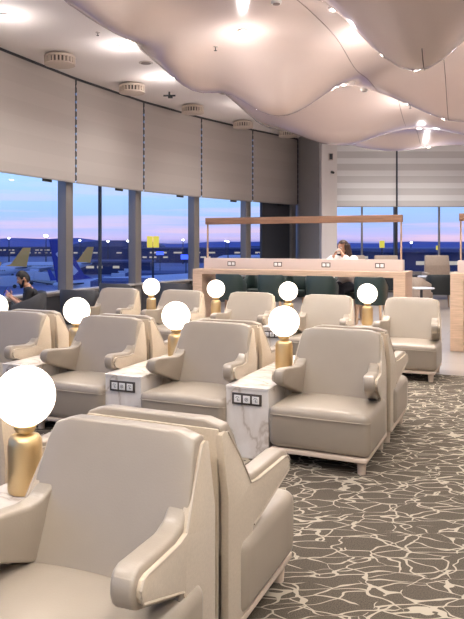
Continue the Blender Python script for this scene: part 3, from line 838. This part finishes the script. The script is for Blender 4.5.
def head_geo(bm, c, R):
    """head facing -y before R (3x3)"""
    t = bmesh.new(); bmesh.ops.create_uvsphere(t, u_segments=32, v_segments=24, radius=1)
    for v in t.verts:
        x, y, z = v.co
        X, Y, Z = x*.076, y*.096, z*.118
        if z < -.1:
            k = min(1, (-z-.1)/.9); X *= 1-.32*k; Y = Y*(1-.25*k)-(.012*k)
        if y < 0 and abs(z) < .75: Y = max(Y, -.088)
        v.co = (X, Y, Z)
    bmesh.ops.rotate(t, cent=(0, 0, 0), matrix=R, verts=t.verts); bmesh.ops.translate(t, vec=c, verts=t.verts); merge(bm, t)
    P = lambda x, y, z: c+R @ Vector((x, y, z))
    capsule(bm, P(0, -.086, .018), .007, P(0, -.108, -.022), .012, 10)      # nose
    ball(bm, P(-.010, -.100, -.026), .008); ball(bm, P(.010, -.100, -.026), .008)
    capsule(bm, P(-.05, -.078, .030), .008, P(.05, -.078, .030), .008, 8)   # brow
    capsule(bm, P(-.018, -.088, -.052), .0065, P(.018, -.088, -.052), .0065, 8)  # upper lip
    capsule(bm, P(-.015, -.086, -.064), .007, P(.015, -.086, -.064), .007, 8)
    ball(bm, P(0, -.076, -.098), .022, (1, .8, .7))                          # chin
    for s in (-1, 1): ball(bm, P(s*.078, .010, -.005), .030, (.35, .65, 1))  # ears
    for s in (-1, 1): ball(bm, P(s*.038, -.066, -.025), .024, (1, .8, .9))   # cheeks

def eyes(c, R, parent):
    P = lambda x, y, z: c+R @ Vector((x, y, z))
    for s in (-1, 1):
        bm = bmesh.new(); ball(bm, P(s*.031, -.080, .008), .0125); e = finish('eye', bm, M['eye'], parent)
        bm = bmesh.new(); ball(bm, P(s*.031, -.0905, .007), .0052); finish('iris', bm, M['hair_b'], e)

def hand(bm, wrist, direc, palm_n, side, curl=.5, size=1.0):
    """palm towards palm_n, thumb on `side` direction"""
    d = Vector(direc).normalized(); n = Vector(palm_n).normalized(); s = Vector(side).normalized(); w = Vector(wrist)
    for k, o in enumerate((-.024, -.008, .008, .024)):
        capsule(bm, w+s*o*.6*size+d*.01, .013*size, w+s*o*size+d*.085*size, .011*size, 8)
    lens = (.066, .078, .082, .072)                 # little .. index
    for k, o in enumerate((-.030, -.011, .009, .029)):
        p = w+s*o*size+d*.088*size; L = lens[k]*size; dd = d.copy()
        for j, fr in enumerate((.45, .3, .25)):
            dd = (dd+n*curl*(.6+.35*j)).normalized(); q = p+dd*L*fr
            capsule(bm, p, (.0095-.001*j)*size, q, (.0087-.001*j)*size, 8); p = q
    p = w+s*.024*size+d*.028*size; dd = (d*.55+s*.8+n*.25).normalized()
    for j, L in enumerate((.038, .030, .024)):
        q = p+dd*L*size; capsule(bm, p, (.0125-.001*j)*size, q, (.0112-.0012*j)*size, 8); p = q; dd = (dd+d*.45+n*.25).normalized()

def V(*a): return Vector(a)
def person(name_label, loc, rz, J, headc, R, mats, parts):
    r = thing('person', name_label, 'person', loc, rz)
    bm = bmesh.new()
    head_geo(bm, headc, R)
    capsule(bm, J['neck'], .054, headc+V(0, .012, -.07), .050)
    # torso
    capsule(bm, J['pelvis']+V(-.07, 0, 0), .105, J['pelvis']+V(.07, 0, 0), .105)
    capsule(bm, J['pelvis'], .125, J['waist'], .108)
    capsule(bm, J['waist']+V(-.03, 0, 0), .105, J['chest']+V(-.06, 0, 0), .112); capsule(bm, J['waist']+V(.03, 0, 0), .105, J['chest']+V(.06, 0, 0), .112)
    capsule(bm, J['chest'], .11, J['neck'], .056)
    for s in ('l', 'r'):
        capsule(bm, J['neck']+V(0, 0, -.02), .055, J['sh'+s], .056)
        capsule(bm, J['chest'], .10, J['sh'+s], .056)
        capsule(bm, J['sh'+s], .053, J['el'+s], .040); capsule(bm, J['el'+s], .040, J['wr'+s], .026)
        capsule(bm, J['hip'+s], .088, J['kn'+s], .058); capsule(bm, J['kn'+s], .056, J['an'+s], .038)
        capsule(bm, J['an'+s]+V(0, .03, -.03), .036, J['an'+s]+V(0, -.15, -.045), .028)
        hand(bm, J['wr'+s], *J['hand'+s])
    body = remeshed(bm, .0065, 'body', M['skin'], r, 4)
    eyes(headc, R, r)
    # clothing shells
    sl = J['sleeve']
    bm = bmesh.new(); g = J.get('loose', .014)
    capsule(bm, J['pelvis']+V(-.07, 0, .03), .10+g, J['pelvis']+V(.07, 0, .03), .10+g)
    capsule(bm, J['waist']+V(-.03, 0, 0), .105+g, J['chest']+V(-.06, 0, 0), .112+g); capsule(bm, J['waist']+V(.03, 0, 0), .105+g, J['chest']+V(.06, 0, 0), .112+g)
    capsule(bm, J['pelvis']+V(0, 0, .03), .12+g, J['waist'], .11+g)
    capsule(bm, J['chest'], .11+g, J['neck']+V(0, .0, -.05), .058+g)
    for s in ('l', 'r'):
        capsule(bm, J['neck']+V(0, 0, -.045), .052+g, J['sh'+s], .056+g); capsule(bm, J['chest'], .10+g, J['sh'+s], .056+g)
        e = J['sh'+s].lerp(J['el'+s], min(1, sl)); capsule(bm, J['sh'+s], .055+g, e, .048+g)
        if sl > 1:
            e2 = J['el'+s].lerp(J['wr'+s], sl-1); capsule(bm, e, .044+g, e2, .032+g)
    remeshed(bm, .010, mats[1], M[mats[0]], r, 3)
    bm = bmesh.new()
    capsule(bm, J['pelvis']+V(-.07, 0, -.01), .118, J['pelvis']+V(.07, 0, -.01), .118)
    for s in ('l', 'r'):
        capsule(bm, J['hip'+s], .10, J['kn'+s], .072); capsule(bm, J['kn'+s], .070, J['an'+s]+V(0, 0, .03), .054)
    remeshed(bm, .012, 'trousers', M[mats[2]], r, 3)
    for s in ('l', 'r'):
        bm = bmesh.new(); capsule(bm, J['an'+s]+V(0, .03, -.035), .046, J['an'+s]+V(0, -.15, -.045), .038); finish('shoe', bm, M['black'], r)
    return r, body

# seated man, facing his -y, chair seat .46
hc = V(0, -.075, 1.135); Rm = Matrix.Rotation(.42, 3, 'X')
J = dict(pelvis=V(0, .06, .57), waist=V(0, .07, .70), chest=V(0, .04, .86), neck=V(0, -.005, 1.005),
         shl=V(-.185, .02, .93), shr=V(.185, .02, .93), ell=V(-.24, -.06, .70), elr=V(.24, -.06, .70), wrl=V(-.07, -.27, .86), wrr=V(.09, -.25, .84),
         hipl=V(-.09, .03, .55), hipr=V(.09, .03, .55), knl=V(-.12, -.42, .54), knr=V(.14, -.42, .54), anl=V(-.12, -.44, .10), anr=V(.15, -.46, .10),
         handl=((.35, -.6, .6), (.9, .3, .0), (0, .6, .7), .45, .95), handr=((-.35, -.6, .55), (-.9, .3, 0), (0, .6, .7), .55, .95), sleeve=.62, loose=.016)
man, mb = person('bearded man in a black t-shirt seated by the window in profile, looking at his phone', (-2.68, 10.05, 0), -1.30, J, hc, Rm, ('tee', 't_shirt', 'trouser'), None); man.scale = (.95, .95, .95)
def hair_cap(c, R, m, parent, name='hair', scale=(.084, .104, .124), cut=.02, face=-.055, drop=0.0):
    t = bmesh.new(); bmesh.ops.create_uvsphere(t, u_segments=32, v_segments=22, radius=1)
    bmesh.ops.scale(t, vec=scale, verts=t.verts)
    kill = [v for v in t.verts if (v.co.y < face and v.co.z < .062) or (v.co.z < cut-.07 and v.co.y < .03) or v.co.z < -.085 or (abs(v.co.x) > .06 and v.co.z < .0 and v.co.y < .02)]
    bmesh.ops.delete(t, geom=kill, context='VERTS')
    for v in t.verts:
        if v.co.z > .03: v.co.z += .012; v.co.y -= .006
    geo = bmesh.ops.solidify(t, geom=t.faces[:], thickness=.010)
    bmesh.ops.rotate(t, cent=(0, 0, 0), matrix=R, verts=t.verts); bmesh.ops.translate(t, vec=c, verts=t.verts)
    bm = bmesh.new(); merge(bm, t); return finish(name, bm, m, parent, smooth=60)
hair_cap(hc, Rm, M['hair_b'], man)
bm = bmesh.new(); P = lambda x, y, z: hc+Rm @ V(x, y, z)
for s in (-1, 1):
    capsule(bm, P(s*.070, -.008, -.03), .016, P(s*.056, -.045, -.085), .018, 10); capsule(bm, P(s*.056, -.045, -.085), .018, P(s*.012, -.080, -.108), .022, 10)
    capsule(bm, P(0, -.096, -.043), .0065, P(s*.030, -.088, -.060), .008, 8); capsule(bm, P(s*.030, -.086, -.060), .009, P(s*.028, -.08, -.095), .014, 8)
finish('beard', bm, M['hair_b'], man, smooth=60)
for s in (-1, 1):
    bm = bmesh.new(); capsule(bm, P(s*.018, -.089, .036), .0045, P(s*.048, -.080, .038), .004, 8); finish('eyebrow', bm, M['hair_b'], man)
ph = thing('mobile_phone', 'dark mobile phone held in both hands by the bearded man', 'phone')
bm = bmesh.new(); box(bm, (0, 0, 0), (.075, .009, .15), .004, 2); finish('phone_case', bm, M['phone'], ph)
B('phone_screen', (0, .0052, 0), (.068, .001, .14), M['blueled'], ph)
mw = Matrix.Translation((-2.68, 10.05, 0)) @ Matrix.Rotation(-1.30, 4, 'Z') @ Matrix.Scale(.95, 4)
ph.matrix_world = mw @ Matrix.Translation((.01, -.345, .945)) @ Matrix.Rotation(-.45, 4, 'X')

# seated woman with cup
wp = pl+U*2.50+Nn*.92
wrz = -YAW-.25
hcw = V(0, -.09, 1.535); Rw = Matrix.Rotation(.12, 3, 'X') @ Matrix.Rotation(-.35, 3, 'Z')
J = dict(pelvis=V(0, .04, .87), waist=V(0, .02, 1.00), chest=V(0, -.02, 1.21), neck=V(0, -.06, 1.355),
         shl=V(-.175, -.04, 1.325), shr=V(.175, -.04, 1.325), ell=V(-.27, -.24, 1.23), elr=V(.27, -.24, 1.23), wrl=V(-.085, -.27, 1.385), wrr=V(.095, -.27, 1.40),
         hipl=V(-.08, .02, .86), hipr=V(.08, .02, .86), knl=V(-.11, -.40, .84), knr=V(.11, -.40, .84), anl=V(-.11, -.36, .42), anr=V(.11, -.36, .42),
         handl=((.45, .05, .85), (.9, .25, -.1), (.1, .95, .15), .5, .85), handr=((-.5, .05, .85), (-.9, .25, -.1), (-.1, .95, .15), .5, .85), sleeve=1.75, loose=.02)
woman, wb = person('woman in a white top with long brown hair drinking from a cup', (wp.x, wp.y, 0), wrz, J, hcw, Rw, ('blouse', 'blouse', 'trouser'), None)
t = bmesh.new(); bmesh.ops.create_uvsphere(t, u_segments=32, v_segments=24, radius=1)
bmesh.ops.scale(t, vec=(.093, .112, .130), verts=t.verts)
kill = [v for v in t.verts if v.co.y < -.030 and v.co.z < .075 and abs(v.co.x) < .080]
bmesh.ops.delete(t, geom=kill, context='VERTS'); bmesh.ops.solidify(t, geom=t.faces[:], thickness=.014)
bm = bmesh.new(); merge(bm, t)
for k in range(13):
    a = -1.75+3.5*k/12; x, y = .088*sin(a), .082*cos(a)*1.1
    capsule(bm, (x, y, .03), .030, (x*1.25, y+.02, -.13), .030, 8); capsule(bm, (x*1.25, y+.02, -.13), .030, (x*1.2, y+.03, -.26-.02*(k % 3)), .014, 8)
for v in bm.verts: v.co = hcw+(Rw @ v.co if v.co.z > -.1 else Rw @ v.co)
finish('hair', bm, M['hair_d'], woman, smooth=70)
cu = thing('coffee_cup', 'white cup raised to her mouth by the woman in white', 'cup')
bm = bmesh.new(); lathe(bm, [(0, 0), (.024, 0), (.030, .01), (.040, .075), (.037, .075), (.027, .012), (0, .008)], 24); finish('cup_body', bm, M['cup'], cu)
bm = bmesh.new(); tube(bm, [(.036, 0, .055), (.055, 0, .055), (.062, 0, .04), (.052, 0, .022), (.031, 0, .020)], .004, 6); finish('handle', bm, M['cup'], cu)
mw = Matrix.Translation((wp.x, wp.y, 0)) @ Matrix.Rotation(wrz, 4, 'Z')
cu.matrix_world = mw @ Matrix.Translation((-.02, -.235, 1.43)) @ Matrix.Rotation(-.35, 4, 'X')

# ------------------------------------------------------------------ airport outside
GZ = -10.0
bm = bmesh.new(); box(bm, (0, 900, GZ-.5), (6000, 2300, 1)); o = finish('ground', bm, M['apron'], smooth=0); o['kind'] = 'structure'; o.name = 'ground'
def hills():
    bm = bmesh.new(); n = 120; A = []; Bv = []
    for i in range(n+1):
        x = -2400+4800*i/n
        h = 9+14*math.exp(-((x+640)/150)**2)+9*math.exp(-((x+420)/90)**2)+3*sin(x*.011)+1.5*sin(x*.031+1)
        h = max(h, 5)
        A.append([bm.verts.new((x, 2000, GZ)), bm.verts.new((x, 2060+h, GZ+h+6)), bm.verts.new((x, 2040+h*4, GZ))])
    for a, b in zip(A, A[1:]):
        for k in range(2): bm.faces.new((a[k], b[k], b[k+1], a[k+1]))
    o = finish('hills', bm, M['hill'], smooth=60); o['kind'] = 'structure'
hills()

def make_plane(fin, label, loc, rz, swoosh=True, sc=1.0):
    r = thing('airplane', label, 'airplane', loc, rz); r.scale = (sc, sc, sc)
    # nose toward -y, tail at +y; length 38
    bm = bmesh.new(); prof = [(-19, .02), (-18.6, .7), (-17.6, 1.3), (-15.5, 1.85), (-13, 1.95), (8, 1.95), (12, 1.6), (16, .9), (18.6, .35), (19, .05)]
    t = bmesh.new(); rings = []
    for y, rr in prof:
        up = max(0, (y-8)/11)**1.3*1.3
        rings.append([t.verts.new((rr*cos(2*PI*i/24), y, rr*sin(2*PI*i/24)+4+up)) for i in range(24)])
    for a, b in zip(rings, rings[1:]):
        for i in range(24): t.faces.new((a[i], a[(i+1) % 24], b[(i+1) % 24], b[i]))
    t.faces.new(rings[0]); t.faces.new(rings[-1]); merge(bm, t); finish('fuselage', bm, M['plane'], r, smooth=50)
    def fl(name, pts, th, m, axis='z', parent=r):
        b_ = bmesh.new()
        lo = [b_.verts.new(Vector(p)-(V(th, 0, 0) if axis == 'x' else V(0, 0, th))) for p in pts]; hi = [b_.verts.new(Vector(p)+(V(th, 0, 0) if axis == 'x' else V(0, 0, th))) for p in pts]
        n = len(pts); b_.faces.new(lo); b_.faces.new(hi)
        for i in range(n): b_.faces.new((lo[i], lo[(i+1) % n], hi[(i+1) % n], hi[i]))
        return finish(name, b_, m, parent, smooth=0)
    f = fl('tail_fin', [(0, 10.6, 5.8), (0, 13.0, 6.6), (0, 17.0, 12.2), (0, 19.6, 12.2), (0, 18.2, 5.6)], .16, fin, 'x')
    if swoosh: fl('fin_mark', [(0, 14.2, 7.2), (0, 17.8, 10.6), (0, 18.6, 10.0), (0, 16.4, 7.2), (0, 15.0, 6.6)], .19, M['plane'], 'x', f)
    for s in (-1, 1):
        fl('wing', [(s*1.5, -4.5, 3.2), (s*17, 5.0, 4.6), (s*17, 6.6, 4.6), (s*6, 2.6, 3.6), (s*1.5, 3.0, 3.2)], .16, M['plane'])
        fl('tailplane', [(s*.6, 14.2, 5.2), (s*6.2, 18.0, 5.7), (s*6.2, 19.4, 5.7), (s*.6, 18, 5.2)], .1, M['planedark'])
        fl('winglet', [(s*17, 5.2, 4.6), (s*17.5, 6.4, 6.8), (s*17.5, 7.1, 6.8), (s*17, 6.6, 4.6)], .06, fin, 'x')
        b_ = bmesh.new(); frustum(b_, (s*5.5, -5.6, 2.2), .95, (s*5.5, -2.0, 2.3), .75, 20); finish('engine', b_, M['plane'], r)
        b_ = bmesh.new()
        for k in range(40): box(b_, (s*1.93, -13+k*.62, 4.45), (.08, .26, .36))
        finish('cabin_windows', b_, M['planedark'], r)
    b_ = bmesh.new()
    for (x, y) in ((0, -14), (-2.6, 1), (2.6, 1)):
        frustum(b_, (x, y, 2.6), .12, (x, y, .6), .12, 8); frustum(b_, (x-.3, y, .55), .55, (x+.3, y, .55), .55, 16)
    finish('landing_gear', b_, M['planedark'], r)
    return r
def at(px, d): return (px-208)/674*d
make_plane(M['planeblue'], 'parked jet with a dark blue tail fin seen through the left windows', (-11.6, 118, GZ), math.radians(140))
make_plane(M['planegold'], 'distant parked jet with a gold tail fin in the leftmost window', (-68.4, 195, GZ), math.radians(-82), False, .85)
make_plane(M['planegold'], 'distant parked jet with a gold tail fin seen right of the blue tail', (-57.5, 240, GZ), math.radians(-86), False, .85)
make_plane(M['planeblue'], 'distant parked jet with blue tail beyond the last left window', (23, 335, GZ), math.radians(-80), True)

def building(name, label, x, y, w, dpt, h, rows=2, roof=None):
    r = thing(name, label, 'building', (x, y, GZ))
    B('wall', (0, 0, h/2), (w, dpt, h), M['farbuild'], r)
    if roof == 'arch':
        bm = bmesh.new(); n = 16; A = []
        for i in range(n+1):
            a = PI*i/n; A.append((bm.verts.new((-cos(a)*w/2, -dpt/2, h+sin(a)*h*.45)), bm.verts.new((-cos(a)*w/2, dpt/2, h+sin(a)*h*.45))))
        for a, b in zip(A, A[1:]): bm.faces.new((a[0], b[0], b[1], a[1]))
        bm.faces.new([a[0] for a in A]); finish('roof', bm, M['farroof'], r)
    else: B('roof', (0, 0, h+.3), (w+2, dpt+2, .8), M['farroof'], r)
    for k in range(rows):
        bm = bmesh.new(); x = -w/2+2
        while x < w/2-3:
            L = random.uniform(1.5, 5)
            if random.random() < .55: box(bm, (x+L/2, -dpt/2-.1, 2+(h-3)*(k+.5)/rows), (L, .3, .9))
            x += L+random.uniform(1, 5)
        finish('windows', bm, M['winlit'], r)
building('hangar', 'dark hangar with a curved roof beyond the apron, in the second window', at(120, 480), 480, 62, 40, 9.5, 1, 'arch')
building('terminal_building', 'low distant terminal with lit windows on the far left', at(0, 620), 620, 130, 30, 8, 2)
building('terminal_building', 'long low terminal in the third and fourth windows', at(200, 420), 420, 90, 30, 8.5, 2)
building('terminal_building', 'distant low terminal seen through the corner bay', at(290, 520), 520, 70, 30, 9, 2)
building('terminal_building', 'dark terminal wing through the back window right of the woman', at(385, 260), 260, 60, 25, 9.0, 2)
building('terminal_building', 'long dark terminal wing through the back window at the right edge', at(445, 170), 170, 34, 20, 9.6, 2)
building('cargo_shed', 'low cargo shed beside the apron beneath the hangar', at(118, 260), 260, 26, 14, 4.5, 1)
building('cargo_shed', 'low service shed on the apron in the third window', at(165, 150), 150, 14, 12, 4.6, 1)
building('cargo_shed', 'grey service block close outside the second window', at(121, 88), 88, 4.6, 6, 6.2, 1)

def mast(px, d, h, label, big=False):
    x = at(px, d); r = thing('floodlight_mast', label, 'light mast', (x, d, GZ), 0, 'apron floodlight masts')
    bm = bmesh.new(); frustum(bm, (0, 0, 0), d*.0007+.1, (0, 0, h), d*.0004+.05, 8); finish('pole', bm, M['planedark'], r)
    k = d*(.0022 if big else .0011); bm = bmesh.new(); ball(bm, (0, -.3, h), k, (1.4, .6, .8), 12, 8); finish('lamp_head', bm, M['mastlamp'], r)
mast(46, 330, 15.4, 'brightest floodlight mast above the jets in the leftmost window', True)
for px, d, h, w_ in ((9, 420, 15, 'faint floodlight mast at the far left'), (80, 420, 13.5, 'floodlight mast just right of the first window pier'), (108, 430, 13.0, 'floodlight mast left above the hangar'), (128, 398, 13, 'floodlight mast right above the hangar'),
                     (183, 380, 13.6, 'floodlight mast in the third window'), (226, 380, 13, 'floodlight mast behind the left end of the beam'), (261, 380, 12.8, 'floodlight mast in the corner bay'), (228, 300, 12.4, 'low floodlight mast in the fourth window'), (411, 300, 12.0, 'floodlight mast through the back window')):
    mast(px, d, h, w_)

def sign(px, d, zc, w, h, label, two=True):
    x = at(px, d); r = thing('yellow_panel', label, 'sign', (x, d, GZ))
    bm = bmesh.new(); frustum(bm, (0, 0, 0), .12, (0, 0, zc-GZ), .1, 8); finish('pole', bm, M['planedark'], r)
    xs = (-w*.27, w*.27) if two else (0,)
    for q in xs: B('sign_panel', (q, 0, zc-GZ), (w*.5 if two else w, .3, h), M['yellow'], r, bevel=.05)
sign(153, 62, 1.75, 1.05, 1.05, 'pair of yellow lit panels standing in for a reflected gate sign, third window')  # panels set outside in place of a sign's reflection in the glass
sign(382, 90, 1.5, .65, .95, 'small yellow lit sign through the back window right of the woman', False)
sign(438, 110, .9, .6, .7, 'small yellow lit sign through the back window behind the right armchair', False)
for px, d, lab in ((186, 130, 'blue lit sign on the apron in the third window'), (160, 180, 'blue lit sign right of the yellow panels')):
    r = thing('blue_sign', lab, 'sign', (at(px, d), d, GZ)); bm = bmesh.new(); frustum(bm, (0, 0, 0), .1, (0, 0, 8.6), .1, 8); finish('pole', bm, M['planedark'], r)
    B('sign_panel', (0, 0, 9.0), (2.0, .2, .9), M['blueled'], r)

def vehicle(px, d, rz, L, h, label, m='truck'):
    r = thing('service_truck', label, 'vehicle', (at(px, d), d, GZ), rz, 'service vehicles on the apron')
    B('cargo_box', (L*.12, 0, .6+h/2), (L*.7, 2.3, h), M[m], r, bevel=.08)
    bm = bmesh.new(); prism_yz(bm, [(-1.1, .5), (-1.1, 2.3), (1.1, 2.3), (1.1, .5)], -L/2, -L*.25, .15, 2); finish('cab', bm, M[m], r)
    B('windscreen', (-L/2-.02, 0, 1.7), (.06, 1.8, .7), M['planedark'], r)
    for x in (-L*.33, L*.3):
        for y in (-1.05, 1.05):
            bm = bmesh.new(); frustum(bm, (x, y-.15, .5), .5, (x, y+.15, .5), .5, 14); finish('wheel', bm, M['black'], r)
for a in ((5, 175, .3, 8, 2.6, 'white service truck at the far left of the apron'), (28, 215, 1.0, 7, 2.2, 'pale service truck beneath the gold tail'), (40, 190, .2, 7, 2.8, 'white van below the brightest floodlight'), (52, 290, 2.0, 9, 2.8, 'pale truck left of the blue tail fin'),
          (118, 190, .1, 8, 2.6, 'pale truck below the hangar'), (130, 230, .3, 8, 2.4, 'pale truck right of the slim post'), (178, 210, .1, 9, 2.4, 'pale truck in the third window'), (222, 200, .4, 9, 2.6, 'pale truck behind the beam post'), (235, 240, .1, 8, 2.6, 'pale truck right of the beam post'),
          (350, 180, .2, 8, 2.6, 'truck beyond the back window left of the woman'), (452, 140, .1, 9, 2.4, 'truck beyond the back window at the right edge')):
    vehicle(*a)

# ------------------------------------------------------------------ sky
w = bpy.data.worlds.new('dusk_sky'); S.world = w; w.use_nodes = True; nt = w.node_tree; L_ = nt.links.new
bg = nt.nodes['Background']
tc = N(nt, 'ShaderNodeTexCoord'); sp = N(nt, 'ShaderNodeSeparateXYZ'); L_(tc.outputs['Generated'], sp.inputs[0])
rp = N(nt, 'ShaderNodeValToRGB'); el = rp.color_ramp.elements
el[0].position = 0; el[0].color = srgb(120, 128, 190); el[1].position = 1; el[1].color = srgb(60, 96, 180)
for pos, c in ((.008, (190, 172, 214)), (.026, (160, 176, 230)), (.05, (156, 186, 238)), (.10, (172, 204, 246)), (.2, (140, 180, 238)), (.45, (84, 124, 205))):
    e = el.new(pos); e.color = srgb(*c)
L_(sp.outputs['Z'], rp.inputs['Fac'])
mp = N(nt, 'ShaderNodeMapping'); mp.inputs['Scale'].default_value = (2.6, 2.6, 60); L_(tc.outputs['Generated'], mp.inputs['Vector'])
nz = N(nt, 'ShaderNodeTexNoise', i_Scale=1.3, i_Detail=5.0); L_(mp.outputs['Vector'], nz.inputs['Vector'])
mr = N(nt, 'ShaderNodeMapRange', i_From_Min=.49, i_From_Max=.62); L_(nz.outputs['Fac'], mr.inputs['Value'])
# pink only low down
mz = N(nt, 'ShaderNodeMapRange', i_From_Min=.0, i_From_Max=.075, i_To_Min=.62, i_To_Max=.2); L_(sp.outputs['Z'], mz.inputs['Value'])
ml = N(nt, 'ShaderNodeMath', operation='MULTIPLY'); L_(mr.outputs[0], ml.inputs[0]); L_(mz.outputs[0], ml.inputs[1])
mx = N(nt, 'ShaderNodeMix', data_type='RGBA'); L_(ml.outputs[0], mx.inputs[0]); L_(rp.outputs['Color'], mx.inputs[6]); mx.inputs[7].default_value = srgb(232, 188, 200)
L_(mx.outputs[2], bg.inputs['Color']); bg.inputs['Strength'].default_value = 1.45

# ------------------------------------------------------------------ camera and view
cam = bpy.data.cameras.new('camera'); co = bpy.data.objects.new('camera', cam); COL.objects.link(co)
co.location = (0, 0, EYE); co.rotation_euler = (PI/2, 0, 0)
cam.sensor_width = 36; cam.lens = 674/619*36; cam.shift_x = 24/619; cam.shift_y = -66/619; cam.clip_end = 6000; cam.clip_start = .05
S.camera = co
vs = S.view_settings
vs.view_transform = 'Standard'; vs.look = 'None'; vs.gamma = 1; vs.use_curve_mapping = False; vs.exposure = .12
